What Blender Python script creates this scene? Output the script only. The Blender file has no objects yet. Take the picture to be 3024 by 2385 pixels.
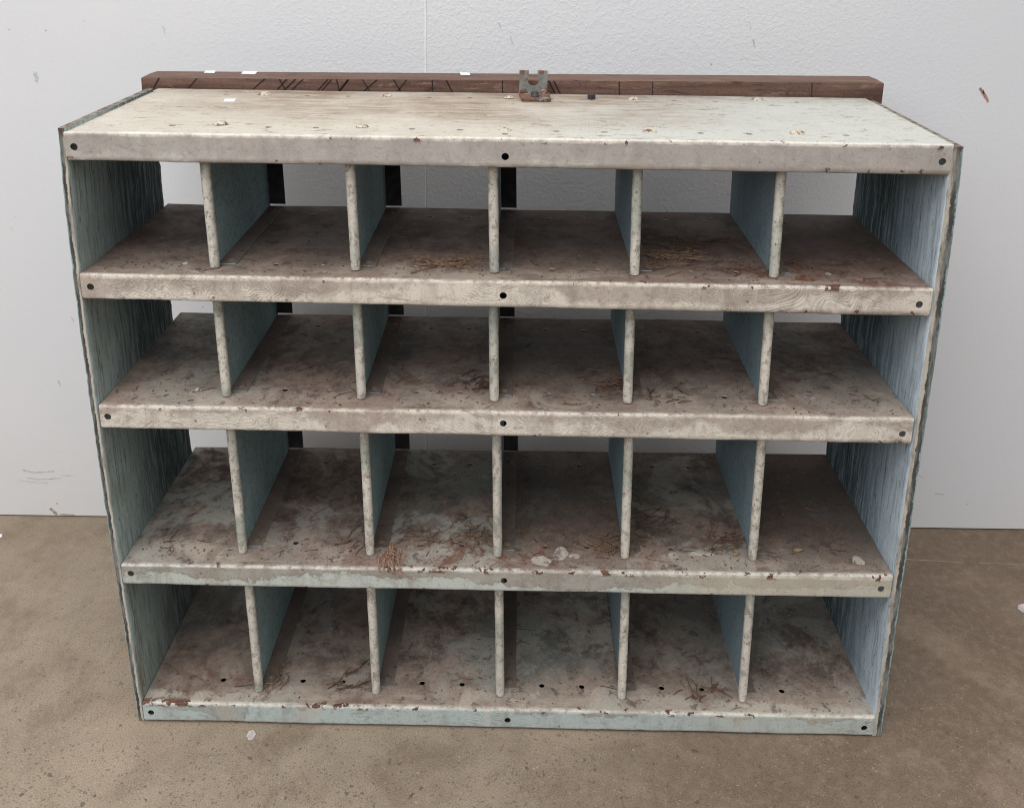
import bpy, bmesh, math, random
from mathutils import Vector, Matrix, noise as mnoise
C = bpy.context.scene
COL = C.collection
random.seed(11)

# ------------------------------------------------------------------ camera
cam = bpy.data.cameras.new('camera'); co = bpy.data.objects.new('camera', cam); COL.objects.link(co)
co.matrix_world = Matrix(((0.999833, -0.015595, 0.009505, 0.76025),
                          (0.013595, 0.288071, -0.957513, -1.58386),
                          (0.012195, 0.957482, 0.288235, 1.59285),
                          (0, 0, 0, 1)))
cam.sensor_fit = 'HORIZONTAL'; cam.sensor_width = 36.0
cam.lens = 2837.6 / 3024 * 36.0
cam.shift_y = -(1192.5 - 618.9) / 3024
cam.clip_start = 0.05; cam.clip_end = 100
C.camera = co
# ------------------------------------------------------------------ light
w = bpy.data.worlds.new('World'); C.world = w; w.use_nodes = True
bg = w.node_tree.nodes['Background']; bg.inputs[0].default_value = (0.97, 0.985, 1.0, 1); bg.inputs[1].default_value = 1.0
_n = w.node_tree.nodes; _tc = _n.new('ShaderNodeTexCoord'); _sp = _n.new('ShaderNodeSeparateXYZ'); _mr = _n.new('ShaderNodeMapRange')
w.node_tree.links.new(_tc.outputs['Generated'], _sp.inputs[0]); w.node_tree.links.new(_sp.outputs[2], _mr.inputs['Value'])
_mr.inputs['From Min'].default_value = 0.0; _mr.inputs['From Max'].default_value = 0.95      # dim far walls, bright roof lights overhead
_mr.inputs['To Min'].default_value = 0.07; _mr.inputs['To Max'].default_value = 1.38
w.node_tree.links.new(_mr.outputs['Result'], bg.inputs[1])

def area(name, loc, target, sx, sy, power, col):
    l = bpy.data.lights.new(name, 'AREA'); l.shape = 'RECTANGLE'; l.size = sx; l.size_y = sy
    l.energy = power; l.color = col
    o = bpy.data.objects.new(name, l); COL.objects.link(o); o.location = loc
    o.rotation_euler = (Vector(target) - Vector(loc)).to_track_quat('-Z', 'Y').to_euler()
    return o
area('skylight', (0.6, -0.30, 5.6), (0.65, -0.25, 0.0), 6.0, 1.8, 70, (1.0, 0.985, 0.965))
area('front_skylight', (-0.6, -2.6, 4.5), (0.7, 0.2, 0.5), 3.4, 1.3, 90, (1.0, 0.985, 0.965))
area('doorway_light', (-1.3, -5.4, 3.7), (0.8, 0.2, 0.55), 6.0, 2.2, 130, (0.86, 0.93, 1.0))
C.view_settings.view_transform = 'Standard'; C.view_settings.look = 'None'
C.view_settings.exposure = 0.0; C.view_settings.gamma = 1.0
try: C.view_settings.use_curve_mapping = False
except Exception: pass
C.render.engine = 'CYCLES'
C.cycles.use_denoising = True
C.cycles.max_bounces = 8
C.cycles.filter_width = 1.1

# ------------------------------------------------------------------ node helper
class M:
    def __init__(s, name, rough=0.7, metal=0.0, spec=0.3):
        s.m = bpy.data.materials.new(name); s.m.use_nodes = True
        s.t = s.m.node_tree; s.b = s.t.nodes['Principled BSDF']
        s.b.inputs['Roughness'].default_value = rough; s.b.inputs['Metallic'].default_value = metal
        s.b.inputs['Specular IOR Level'].default_value = spec
        g = s.t.nodes.new('ShaderNodeNewGeometry'); s.pos = g.outputs['Position']; s.nor = g.outputs['Normal']
        tc = s.t.nodes.new('ShaderNodeTexCoord'); s.obj = tc.outputs['Object']
        s.rnd = None
        s.bumpn = None
    def lk(s, a, b): s.t.links.new(a, b)
    def setin(s, inp, v):
        if isinstance(v, bpy.types.NodeSocket): s.lk(v, inp)
        elif isinstance(v, (tuple, list)):
            inp.default_value = tuple(v) + (1,) if (inp.type == 'RGBA' and len(v) == 3) else v
        else: inp.default_value = v
    def map(s, vec, scale=(1, 1, 1), loc=(0, 0, 0), rot=(0, 0, 0)):
        n = s.t.nodes.new('ShaderNodeMapping'); s.lk(vec, n.inputs[0])
        n.inputs['Scale'].default_value = scale; n.inputs['Location'].default_value = loc; n.inputs['Rotation'].default_value = rot
        return n.outputs[0]
    def noise(s, vec, scale, detail=6, rough=0.6, dist=0.0, color=False):
        n = s.t.nodes.new('ShaderNodeTexNoise'); s.lk(vec, n.inputs['Vector'])
        n.inputs['Scale'].default_value = scale; n.inputs['Detail'].default_value = detail
        n.inputs['Roughness'].default_value = rough; n.inputs['Distortion'].default_value = dist
        return n.outputs['Color' if color else 'Fac']
    def voro(s, vec, scale, feature='F1', rand=1.0, out='Distance'):
        n = s.t.nodes.new('ShaderNodeTexVoronoi'); n.feature = feature; s.lk(vec, n.inputs['Vector'])
        n.inputs['Scale'].default_value = scale; n.inputs['Randomness'].default_value = rand
        return n.outputs[out]
    def wave(s, vec, scale, dist, detail=2, dscale=1.0, prof='SIN', direction='X'):
        n = s.t.nodes.new('ShaderNodeTexWave'); n.wave_type = 'BANDS'; n.bands_direction = direction; n.wave_profile = prof
        s.lk(vec, n.inputs['Vector']); n.inputs['Scale'].default_value = scale; n.inputs['Distortion'].default_value = dist
        n.inputs['Detail'].default_value = detail; n.inputs['Detail Scale'].default_value = dscale
        return n.outputs['Fac']
    def ss(s, v, a, b, lo=0.0, hi=1.0):           # smoothstep a..b -> lo..hi
        n = s.t.nodes.new('ShaderNodeMapRange'); n.interpolation_type = 'SMOOTHSTEP'
        if a > b: a, b, lo, hi = b, a, hi, lo
        s.setin(n.inputs['Value'], v); n.inputs['From Min'].default_value = a; n.inputs['From Max'].default_value = b
        n.inputs['To Min'].default_value = lo; n.inputs['To Max'].default_value = hi
        return n.outputs['Result']
    def op(s, o, a, b=0.0, c=None):
        n = s.t.nodes.new('ShaderNodeMath'); n.operation = o
        s.setin(n.inputs[0], a); s.setin(n.inputs[1], b)
        if c is not None: s.setin(n.inputs[2], c)
        return n.outputs[0]
    def mul(s, a, b): return s.op('MULTIPLY', a, b)
    def add(s, a, b): return s.op('ADD', a, b)
    def mx(s, a, b): return s.op('MAXIMUM', a, b)
    def inv(s, a): return s.op('SUBTRACT', 1.0, a)
    def mix(s, f, a, b, blend='MIX'):
        n = s.t.nodes.new('ShaderNodeMix'); n.data_type = 'RGBA'; n.blend_type = blend
        s.setin(n.inputs[0], f); s.setin(n.inputs[6], a); s.setin(n.inputs[7], b)
        return n.outputs[2]
    def ramp(s, f, stops):
        n = s.t.nodes.new('ShaderNodeValToRGB'); s.lk(f, n.inputs[0]); e = n.color_ramp.elements
        while len(e) < len(stops): e.new(0.5)
        for k, (p, c) in enumerate(stops): e[k].position = p; e[k].color = tuple(c) + (1,)
        return n.outputs[0]
    def xyz(s, vec):
        n = s.t.nodes.new('ShaderNodeSeparateXYZ'); s.lk(vec, n.inputs[0]); return n.outputs
    def bump(s, h, strength=0.3, dist=0.002):
        n = s.t.nodes.new('ShaderNodeBump'); n.inputs['Strength'].default_value = strength; n.inputs['Distance'].default_value = dist
        s.lk(h, n.inputs['Height'])
        if s.bumpn: s.lk(s.bumpn, n.inputs['Normal'])
        s.bumpn = n.outputs[0]; s.lk(s.bumpn, s.b.inputs['Normal'])
    def grit(s, col, amt=0.35, scale=330.0, dark=(0.45, 0.42, 0.40), light=(1.0, 0.97, 0.93)):
        a = s.noise(s.pos, scale, 3, 0.75); b = s.noise(s.map(s.pos, (1, 1, 1), (7.7, 3.1, 5.3)), scale*0.45, 4, 0.75)
        col = s.mix(s.ss(a, 0.50, 0.68, 0.0, amt), col, s.mix(1.0, col, dark, 'MULTIPLY'))
        col = s.mix(s.ss(b, 0.56, 0.66, 0.0, amt*1.1), col, s.mix(1.0, col, dark, 'MULTIPLY'))
        return s.mix(s.ss(a, 0.46, 0.32, 0.0, amt*0.35), col, light)
    def out(s, col, rough=None):
        s.setin(s.b.inputs['Base Color'], col)
        if rough is not None: s.setin(s.b.inputs['Roughness'], rough)
        return s.m

def sr(r, g, b):    # sRGB 0..255 -> linear
    f = lambda v: (v/255/12.92) if v/255 <= 0.04045 else ((v/255+0.055)/1.055)**2.4
    return (f(r), f(g), f(b))

# ------------------------------------------------------------------ materials
def mat_wall():
    m = M('white_wall_paint', rough=0.62, spec=0.25)
    p = m.pos; x, y, z = m.xyz(p)
    n1 = m.noise(p, 1.3, 4, 0.55)
    col = m.mix(m.ss(n1, 0.35, 0.7), sr(219, 218, 220), sr(223, 221, 221))
    low = m.ss(m.add(z, m.mul(m.noise(p, 3.0, 5), 0.35)), 0.55, 0.1)
    col = m.mix(m.mul(low, 0.25), col, sr(204, 200, 193))
    # scuffs, more of them low down and on the left
    st = m.noise(m.map(p, (14, 1, 26)), 1.0, 6, 0.72, 1.2)
    area_ = m.ss(m.noise(p, 2.6, 3), 0.5, 0.72)
    col = m.mix(m.mul(m.mul(m.ss(st, 0.63, 0.69), area_), 0.5), col, sr(150, 147, 147))
    sp = m.voro(p, 21.0)
    spm = m.mul(m.ss(sp, 0.075, 0.03), m.ss(m.noise(p, 7.0, 2), 0.55, 0.62))
    col = m.mix(m.mul(spm, 0.65), col, sr(120, 118, 118))
    # hairline joint
    wob = m.mul(m.op('SUBTRACT', m.noise(p, 9.0, 3), 0.5), 0.006)
    d = m.op('ABSOLUTE', m.op('SUBTRACT', m.add(x, wob), m.add(0.511, m.mul(z, 0.012))))
    jt = m.ss(d, 0.0024, 0.0008)
    col = m.mix(m.mul(jt, 0.8), col, sr(244, 244, 246))
    d2 = m.op('ABSOLUTE', m.op('SUBTRACT', m.add(x, wob), m.add(0.5145, m.mul(z, 0.012))))
    col = m.mix(m.mul(m.ss(d2, 0.0018, 0.0004), 0.4), col, sr(176, 175, 178))
    h1 = m.noise(p, 105.0, 5, 0.62, 0.5); h2 = m.noise(p, 30.0, 4, 0.55)
    rough_area = m.ss(m.op('ABSOLUTE', m.op('SUBTRACT', x, 0.85)), 1.1, 0.3, 0.22, 1.0)
    m.bump(m.mul(m.add(m.ss(h1, 0.40, 0.74), m.mul(h2, 0.35)), rough_area), 0.34, 0.0022)
    m.bump(jt, 0.6, 0.001)
    return m.out(col)

def mat_floor():
    m = M('worn_concrete', rough=0.72, spec=0.25)
    p = m.pos; x, y, z = m.xyz(p)
    n = m.noise(p, 2.2, 6, 0.6); n2 = m.noise(p, 11.0, 6, 0.65)
    col = m.mix(m.ss(n, 0.3, 0.7), sr(145, 130, 112), sr(164, 149, 130))
    col = m.mix(m.mul(m.ss(n2, 0.42, 0.75), 0.5), col, sr(122, 105, 89))
    # left side dusty, right side browner and smoother, with the box's shadow painted in
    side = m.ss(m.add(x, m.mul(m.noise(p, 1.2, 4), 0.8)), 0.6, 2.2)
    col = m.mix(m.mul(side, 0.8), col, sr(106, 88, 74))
    bl = m.noise(p, 5.0, 5, 0.6, 0.4)
    col = m.mix(m.ss(bl, 0.5, 0.68, 0.0, 0.42), col, sr(112, 95, 79))
    br2 = m.noise(m.map(p, (1, 1, 1), (3.3, 1.2, 0)), 2.6, 6, 0.62, 0.6)
    col = m.mix(m.ss(br2, 0.5, 0.66, 0.0, 0.4), col, sr(172, 153, 133))
    # aggregate: small dark and light stones, of three sizes
    vd = m.map(p, (1, 1, 1))
    dn = m.noise(p, 60.0, 3, 0.5, 0, True)
    wv = m.t.nodes.new('ShaderNodeMix'); wv.data_type = 'VECTOR'; wv.inputs[0].default_value = 0.018
    m.lk(vd, wv.inputs[4]); m.lk(dn, wv.inputs[5]); wp = wv.outputs[1]
    front = m.ss(m.add(y, m.mul(m.noise(p, 3.0, 4), 0.5)), 0.75, 0.1, 0.35, 1.0)
    for sc, thr, c, a, dens in ((48, 0.25, sr(88, 77, 68), 0.7, 0.55), (80, 0.27, sr(102, 89, 77), 0.6, 0.49), (125, 0.30, sr(100, 87, 75), 0.55, 0.46), (75, 0.20, sr(198, 184, 162), 0.4, 0.57), (140, 0.28, sr(190, 176, 156), 0.3, 0.5)):
        ww = m.map(wp, (1, 1, 1), (sc*0.013, sc*0.031, 0))
        v = m.voro(ww, sc)
        dm = m.ss(m.noise(ww, sc*0.33, 2), dens, dens+0.06)
        col = m.mix(m.mul(m.mul(m.mul(m.ss(v, thr, thr*0.72), dm), front), a), col, c)
    fine = m.noise(p, 320.0, 3, 0.7)
    col = m.mix(m.ss(fine, 0.38, 0.68, 0.0, 0.6), col, m.mix(1.0, col, (0.42, 0.39, 0.37), 'MULTIPLY'))
    mid = m.noise(p, 42.0, 5, 0.7)
    col = m.mix(m.ss(mid, 0.45, 0.66, 0.0, 0.14), col, sr(176, 159, 140))
    m.bump(m.add(m.mul(fine, 0.5), m.noise(p, 38.0, 5, 0.65)), 0.35, 0.002)
    return m.out(col, m.ss(n2, 0.3, 0.7, 0.62, 0.82))

def mat_shelf(i):
    """painted sheet metal: dirty plate on top, painted lip in front; i = shelf from the top"""
    m = M('painted_shelf_metal', rough=0.55, spec=0.35)
    p = m.pos; x, y, z = m.xyz(p); lo = m.xyz(m.obj); lz = lo[2]
    nz = m.xyz(m.nor)[2]
    pp = m.map(p, (1, 1, 1), (i*3.7, i*1.9, i*2.3))
    n_big = m.noise(pp, 3.2, 5, 0.6); n_mid = m.noise(pp, 13.0, 7, 0.65, 0.4); n_fine = m.noise(pp, 70.0, 5, 0.7)
    streak = m.noise(m.map(pp, (9, 55, 9)), 1.0, 6, 0.65, 0.5)
    # ---------------- plate
    if i == 0:
        base = m.mix(m.ss(n_mid, 0.3, 0.75), sr(186, 178, 165), sr(199, 193, 181))
        right = m.ss(m.add(x, m.mul(n_big, 0.4)), 0.85, 1.25)
        base = m.mix(m.mul(right, 0.8), base, sr(186, 188, 182))
        cx = m.ss(m.op('ABSOLUTE', m.op('SUBTRACT', x, 0.60)), 0.70, 0.25)
        cy = m.ss(y, 0.03, 0.24)
        dirt = m.mul(m.mul(cx, cy), m.ss(n_big, 0.28, 0.6))
        base = m.mix(m.mul(dirt, m.ss(streak, 0.34, 0.60, 0.35, 1.0)), base, sr(142, 122, 104))
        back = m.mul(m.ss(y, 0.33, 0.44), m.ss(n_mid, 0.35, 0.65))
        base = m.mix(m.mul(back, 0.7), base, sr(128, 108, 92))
        scr = m.ss(m.noise(m.map(pp, (24, 62, 16)), 1.0, 7, 0.74, 1.2), 0.56, 0.63)
        base = m.mix(m.mul(scr, m.mul(m.ss(n_big, 0.3, 0.55), 0.8)), base, sr(120, 101, 86))
        lf = m.noise(m.map(pp, (34, 58, 22)), 1.0, 6, 0.72, 1.0)
        base = m.mix(m.mul(m.ss(lf, 0.63, 0.68), 0.75), base, sr(118, 96, 80))
        swirl = m.wave(pp, 60, 30, 3, 0.2)
        swm = m.mul(m.ss(m.noise(pp, 6.0, 3), 0.5, 0.6), m.ss(x, 0.25, 0.5))
        base = m.mix(m.mul(m.mul(swm, m.ss(swirl, 0.75, 0.95)), 0.25), base, sr(140, 122, 104))
    else:
        browns = {1: (sr(132, 106, 95), sr(84, 66, 59)), 2: (sr(148, 127, 116), sr(92, 77, 70)),
                  3: (sr(138, 117, 105), sr(70, 58, 53)), 4: (sr(154, 136, 123), sr(92, 78, 71))}[i]
        mott = m.noise(pp, 38.0, 6, 0.72, 0.3)
        base = m.mix(m.ss(m.add(m.mul(n_mid, 0.6), m.mul(mott, 0.4)), 0.40, 0.60), browns[0], browns[1])
        teal = m.ss(m.add(n_big, m.mul(m.ss(y, 0.05, 0.4), 0.12)), 0.50, 0.66)
        base = m.mix(m.mul(teal, {1: 0.2, 2: 0.5, 3: 0.6, 4: 0.55}[i]), base, sr(106, 115, 110))
        pale = m.ss(m.noise(pp, 7.0, 8, 0.72, 0.6), 0.49, 0.61)
        fr = m.ss(m.add(y, m.mul(m.op('SUBTRACT', n_mid, 0.5), 0.20)), 0.13, 0.03)
        base = m.mix(m.mul(m.mx(fr, 0.14), m.mul(pale, {1: 0.65, 2: 0.8, 3: 0.75, 4: 0.85}[i])), base, sr(192, 180, 167))
        strk = m.mul(m.ss(streak, 0.45, 0.66), m.ss(y, 0.08, 0.02))
        base = m.mix(m.mul(strk, 0.55), base, sr(196, 182, 165))
        if i == 4:
            big = m.ss(m.add(m.noise(pp, 6.0, 8, 0.72, 0.5), m.ss(y, 0.085, 0.0, 0.0, 0.34)), 0.66, 0.72)
            ends = m.mx(m.ss(x, 0.42, 0.2), m.ss(x, 0.85, 1.25))
            base = m.mix(m.mul(m.mul(big, ends), 0.85), base, sr(200, 196, 181))
        base = m.mix(m.mul(m.ss(m.add(y, m.mul(n_mid, 0.06)), 0.19, 0.06), 0.4), base, sr(172, 153, 138))
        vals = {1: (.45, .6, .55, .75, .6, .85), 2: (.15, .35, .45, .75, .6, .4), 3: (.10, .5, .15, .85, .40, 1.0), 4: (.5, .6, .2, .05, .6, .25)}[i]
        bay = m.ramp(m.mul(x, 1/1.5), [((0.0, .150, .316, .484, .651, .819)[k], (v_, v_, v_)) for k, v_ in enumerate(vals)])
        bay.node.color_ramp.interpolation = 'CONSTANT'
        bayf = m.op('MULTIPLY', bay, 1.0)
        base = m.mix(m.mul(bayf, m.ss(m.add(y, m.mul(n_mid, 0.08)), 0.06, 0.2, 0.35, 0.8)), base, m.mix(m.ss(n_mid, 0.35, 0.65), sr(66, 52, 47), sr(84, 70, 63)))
        wornp = m.ss(m.noise(m.map(pp, (1, 1, 1), (5.5, 8.1, 0)), 6.5, 8, 0.72, 0.6), 0.48, 0.58)
        base = m.mix(m.mul(m.mul(wornp, m.inv(bayf)), {1: 0.25, 2: 0.5, 3: 0.75, 4: 0.65}[i]), base, sr(160, 158, 149))
        dk = m.ss(m.noise(pp, 30.0, 6, 0.74, 0.5), 0.56, 0.64)
        base = m.mix(m.mul(dk, 0.65), base, sr(66, 54, 49))
        # rust bloom near the front
        rx = m.ss(m.op('ABSOLUTE', m.op('SUBTRACT', x, {1: 1.28, 2: 0.65, 3: 0.70, 4: 0.25}[i])), {1: 0.30, 2: 0.4, 3: 0.5, 4: 0.4}[i], 0.02)
        rm = m.mul(m.mul(m.ss(m.noise(pp, 17.0, 7, 0.74, 0.8), 0.48, 0.60), m.ss(y, 0.17, 0.06)), m.mul(rx, {1: 0.95, 2: 0.4, 3: 0.75, 4: 0.5}[i]))
        base = m.mix(rm, base, sr(104, 58, 40))
        speck = m.voro(m.map(pp, (1.0, 0.8, 1)), 120.0)
        smk = m.mul(m.ss(speck, 0.20, 0.10), m.ss(m.noise(pp, 20.0, 3), 0.48, 0.6))
        base = m.mix(m.mul(smk, 0.7), base, sr(48, 38, 34))
        base = m.mix(m.mul(m.ss(n_fine, 0.54, 0.70), m.add(0.12, m.mul(m.inv(bayf), 0.35))), base, sr(168, 155, 143))
    # worn pale line along the fold, its edge highlight painted in
    fold = m.mul(m.ss(m.add(y, m.mul(m.op('SUBTRACT', n_fine, 0.5), 0.012)), 0.010, 0.005), m.ss(m.add(lz, m.mul(m.op('SUBTRACT', n_mid, 0.5), 0.010)), -0.0075, -0.0045))
    # ---------------- lip
    clean = {0: sr(192, 186, 177), 1: sr(212, 202, 188), 2: sr(214, 205, 192), 3: sr(186, 191, 184), 4: sr(176, 186, 183)}[i]
    grime = {0: sr(164, 155, 149), 1: sr(166, 151, 140), 2: sr(168, 153, 143), 3: sr(152, 143, 133), 4: sr(154, 157, 152)}[i]
    bnd = m.add(m.add(m.noise(pp, 4.5, 3, 0.5), m.mul(m.noise(pp, 28.0, 7, 0.72, 0.3), 0.42)), m.mul(lz, {0: 6.0, 1: 7.5, 2: 7.5, 3: 9.0, 4: 5.0}[i]))
    off = {0: 0.42, 1: 0.52, 2: 0.52, 3: 0.50, 4: 0.70}[i]
    rim = m.mul(m.ss(bnd, off-0.004, off+0.006), m.ss(bnd, off+0.035, off+0.012))
    dirty = m.ss(bnd, off, off+(0.02 if i >= 3 else 0.07))
    lip = m.mix(dirty, clean, m.mix(m.ss(n_mid, 0.3, 0.7), grime, m.mix(0.4, grime, clean)))
    lip = m.mix(m.mul(rim, 0.5 if i >= 3 else 0.22), lip, sr(112, 101, 90))
    mo = m.noise(pp, 45.0, 7, 0.75, 0.4)
    lip = m.mix(m.ss(mo, 0.50, 0.66, 0.0, 0.55), lip, m.mix(0.35, grime, sr(96, 86, 78)))
    lip = m.mix(m.mul(m.ss(mo, 0.46, 0.36), dirty), lip, m.mix(0.5, clean, grime))
    lipn = m.noise(m.map(pp, (30, 30, 6)), 1.0, 5, 0.6)
    lip = m.mix(m.mul(m.ss(lipn, 0.48, 0.72), 0.45), lip, m.mix(0.5, grime, sr(120, 110, 100)))
    if i in (0, 4):
        warm = m.ss(m.noise(pp, 9.0, 4), 0.55, 0.7)
        lip = m.mix(m.mul(warm, 0.4), lip, sr(186, 168, 148))
    if i >= 3:
        lip = m.mix(m.ss(m.add(x, m.mul(n_big, 0.4)), 1.15, 1.4, 0.0, 0.6 if i == 3 else 0.2), lip, sr(188, 176, 156))
    # wrinkled paint, like finger prints, in patches
    fp = m.noise(m.map(pp, (1, 1, 1.2)), 7.0, 2, 0.35, 0.6); fp2 = m.noise(m.map(pp, (0.8, 1, 1.5), (2.1, 0, 0.7)), 10.0, 2, 0.4, 0.8)
    wr = m.add(0.5, m.mul(m.op('SINE', m.mul(fp, 370.0)), 0.5))
    wr2 = m.add(0.5, m.mul(m.op('SINE', m.mul(fp2, 280.0)), 0.5))
    patch = m.ss(m.noise(pp, 6.5, 4, 0.6), {0: 0.58, 1: 0.44, 2: 0.45, 3: 0.57, 4: 0.55}[i], {0: 0.64, 1: 0.52, 2: 0.53, 3: 0.63, 4: 0.61}[i])
    wsel = m.ss(m.noise(pp, 3.3, 2), 0.45, 0.5)
    wmix = m.add(m.mul(wr, wsel), m.mul(wr2, m.inv(wsel)))
    wl = m.mul(m.mul(m.ss(wmix, 0.42, 0.06), patch), m.ss(mo, 0.36, 0.52, 0.25, 1.0))
    lip = m.mix(m.mul(wl, {0: 0.18, 1: 0.24, 2: 0.24, 3: 0.15, 4: 0.15}[i]), lip, m.mix(0.55, grime, sr(104, 94, 84)))
    scrape = m.ss(m.noise(m.map(pp, (14, 14, 60)), 1.0, 7, 0.78, 0.8), 0.58, 0.64)
    lip = m.mix(m.mul(scrape, 0.5), lip, sr(128, 124, 120))
    # runs and pin marks
    drip = m.ss(m.noise(m.map(pp, (26, 26, 2.5)), 1.0, 3, 0.5), 0.66, 0.70)
    lip = m.mix(m.mul(drip, 0.35), lip, sr(206, 196, 182))
    pin = m.mul(m.ss(m.voro(pp, 34.0), 0.13, 0.07), m.ss(m.noise(pp, 8.0, 2), 0.5, 0.6))
    lip = m.mix(m.mul(pin, 0.7), lip, sr(108, 94, 80))
    lip = m.mix(m.mul(m.ss(lz, -0.040, -0.050), m.ss(n_mid, 0.3, 0.6, 0.25, 0.8)), lip, sr(112, 97, 84))
    up = m.ss(nz, 0.25, 0.85)
    col = m.mix(up, lip, base)
    edgec = sr(224, 214, 201) if i < 3 else sr(216, 211, 201)
    col = m.mix(m.mul(fold, m.mul(m.ss(n_fine, 0.36, 0.56, 0.1, 0.75), m.ss(n_mid, 0.36, 0.54, 0.3, 1.0))), col, edgec)
    # chips of bare rust along the fold and the lower edge
    ch = m.add(m.noise(pp, 42.0, 4, 0.6, 0.2), m.mul(m.op('SUBTRACT', m.noise(pp, 3.0, 2), 0.5), 0.30))
    if i == 4: ch = m.add(ch, m.ss(x, 0.24, 0.05, 0.0, 0.10))
    edge_band = m.mx(m.mul(m.ss(y, 0.020, 0.005), m.ss(lz, -0.014, -0.004)), m.mul(m.ss(lz, -0.041, -0.046), m.ss(nz, 0.4, 0.1)))
    thr = {0: 0.635, 1: 0.655, 2: 0.67, 3: 0.62, 4: 0.60}[i]
    chip = m.mul(m.ss(ch, thr, thr+0.012), edge_band)
    col = m.mix(m.mul(chip, 0.95), col, m.mix(m.ss(n_fine, 0.3, 0.7), sr(72, 42, 34), sr(105, 62, 44)))
    col = m.grit(col, 0.40 if i else 0.28, 300.0, (0.48, 0.43, 0.39), m.mix(0.45, col, sr(214, 204, 190)))
    # underside; turned-down back edge painted dark, giving the rear holes their shade
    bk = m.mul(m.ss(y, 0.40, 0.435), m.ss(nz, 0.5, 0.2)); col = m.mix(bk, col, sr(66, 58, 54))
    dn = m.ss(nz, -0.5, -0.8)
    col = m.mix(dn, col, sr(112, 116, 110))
    h = m.add(m.mul(n_fine, 0.25), m.mul(n_mid, 0.6))
    m.bump(h, 0.25, 0.0015)
    m.bump(m.mul(m.mul(wmix, patch), m.inv(up)), 0.5, 0.0009)
    m.bump(m.inv(chip), 0.5, 0.0008)
    return m.out(col, m.mix(up, (0.5, 0.5, 0.5), m.ss(n_mid, 0.3, 0.7, 0.62, 0.85)))

def mat_panel():
    m = M('weathered_painted_plywood', rough=0.8, spec=0.2)
    p = m.pos; x, y, z = m.xyz(p); n = m.xyz(m.nor)
    grain = m.noise(m.map(p, (3, 100, 7.5)), 1.0, 7, 0.72, 0.3)
    grain2 = m.noise(m.map(p, (3, 240, 9)), 1.0, 4, 0.7)
    blot = m.noise(p, 5.0, 6, 0.65, 0.4)
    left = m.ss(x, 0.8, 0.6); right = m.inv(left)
    face = m.mix(left, m.mix(m.ss(blot, 0.35, 0.65), sr(152, 170, 182), sr(178, 194, 205)), m.mix(m.ss(blot, 0.35, 0.65), sr(156, 170, 166), sr(180, 196, 194)))
    face = m.mix(m.mul(m.ss(grain, 0.50, 0.66), m.add(0.38, m.mul(left, 0.3))), face, sr(86, 98, 98))
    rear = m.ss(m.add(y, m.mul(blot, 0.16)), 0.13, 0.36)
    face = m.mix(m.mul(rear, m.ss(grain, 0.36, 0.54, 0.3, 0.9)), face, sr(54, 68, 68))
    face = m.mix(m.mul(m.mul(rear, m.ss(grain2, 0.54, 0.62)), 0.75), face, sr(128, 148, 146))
    face = m.mix(m.mul(m.ss(grain2, 0.57, 0.66), 0.6), face, sr(206, 210, 208))
    scr = m.noise(m.map(p, (3, 160, 5)), 1.0, 5, 0.72, 0.2)
    face = m.mix(m.mul(m.ss(scr, 0.57, 0.66), 0.75), face, sr(70, 78, 76))
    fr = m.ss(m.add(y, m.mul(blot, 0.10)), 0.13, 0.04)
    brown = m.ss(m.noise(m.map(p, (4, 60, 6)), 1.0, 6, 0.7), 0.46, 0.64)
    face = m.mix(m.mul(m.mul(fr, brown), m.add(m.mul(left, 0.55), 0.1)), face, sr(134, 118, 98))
    face = m.mix(m.mul(m.mul(m.ss(m.add(y, m.mul(blot, 0.14)), 0.20, 0.07), right), m.ss(grain, 0.58, 0.44, 0.15, 0.85)), face, sr(204, 216, 226))  # pale weathered front, with the bluish daylight on it painted in
    low = m.ss(z, 0.35, 0.03)
    face = m.mix(m.mul(m.mul(low, left), 0.35), face, sr(124, 122, 108))
    pit = m.mul(m.ss(m.noise(m.map(p, (6, 150, 18)), 1.0, 3, 0.6), 0.66, 0.70), 0.85)
    face = m.mix(pit, face, sr(46, 44, 42))
    face = m.grit(face, 0.3, 260.0, light=sr(190, 196, 192))
    # end grain on the front edge: cream inside, bare dark ply in the middle, teal outside
    uv = m.t.nodes.new('ShaderNodeAttribute'); uv.attribute_name = 'across'; a = uv.outputs['Fac']
    wob = m.noise(m.map(p, (120, 120, 90)), 1.0, 6, 0.8)
    aa = m.add(a, m.mul(m.op('SUBTRACT', wob, 0.5), 0.6))
    ez = m.noise(m.map(p, (60, 60, 12)), 1.0, 6, 0.7)
    edge = m.mix(m.ss(aa, 0.40, 0.48), m.mix(m.ss(ez, 0.45, 0.68), sr(186, 178, 165), sr(130, 122, 111)), m.mix(m.ss(ez, 0.42, 0.62), sr(70, 68, 66), sr(124, 122, 118)))
    edge = m.mix(m.ss(aa, 0.80, 0.88), edge, m.mix(m.ss(ez, 0.42, 0.62), sr(140, 164, 160), sr(80, 98, 94)))
    edge = m.mix(m.mul(m.ss(z, 1.22, 1.245), 0.9), edge, sr(80, 66, 58))
    rustb = m.mul(m.ss(ez, 0.64, 0.68), 0.6)
    edge = m.mix(rustb, edge, sr(104, 78, 60))
    fmask = m.ss(n[1], -0.5, -0.8)
    col = m.mix(fmask, face, edge)
    top = m.ss(n[2], 0.5, 0.8)
    col = m.mix(top, col, m.mix(m.ss(ez, 0.4, 0.65), sr(96, 82, 72), sr(150, 148, 138)))
    m.bump(m.add(grain, m.mul(grain2, 0.4)), 0.35, 0.0015)
    m.bump(ez, 0.5, 0.002)
    return m.out(col)

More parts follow.
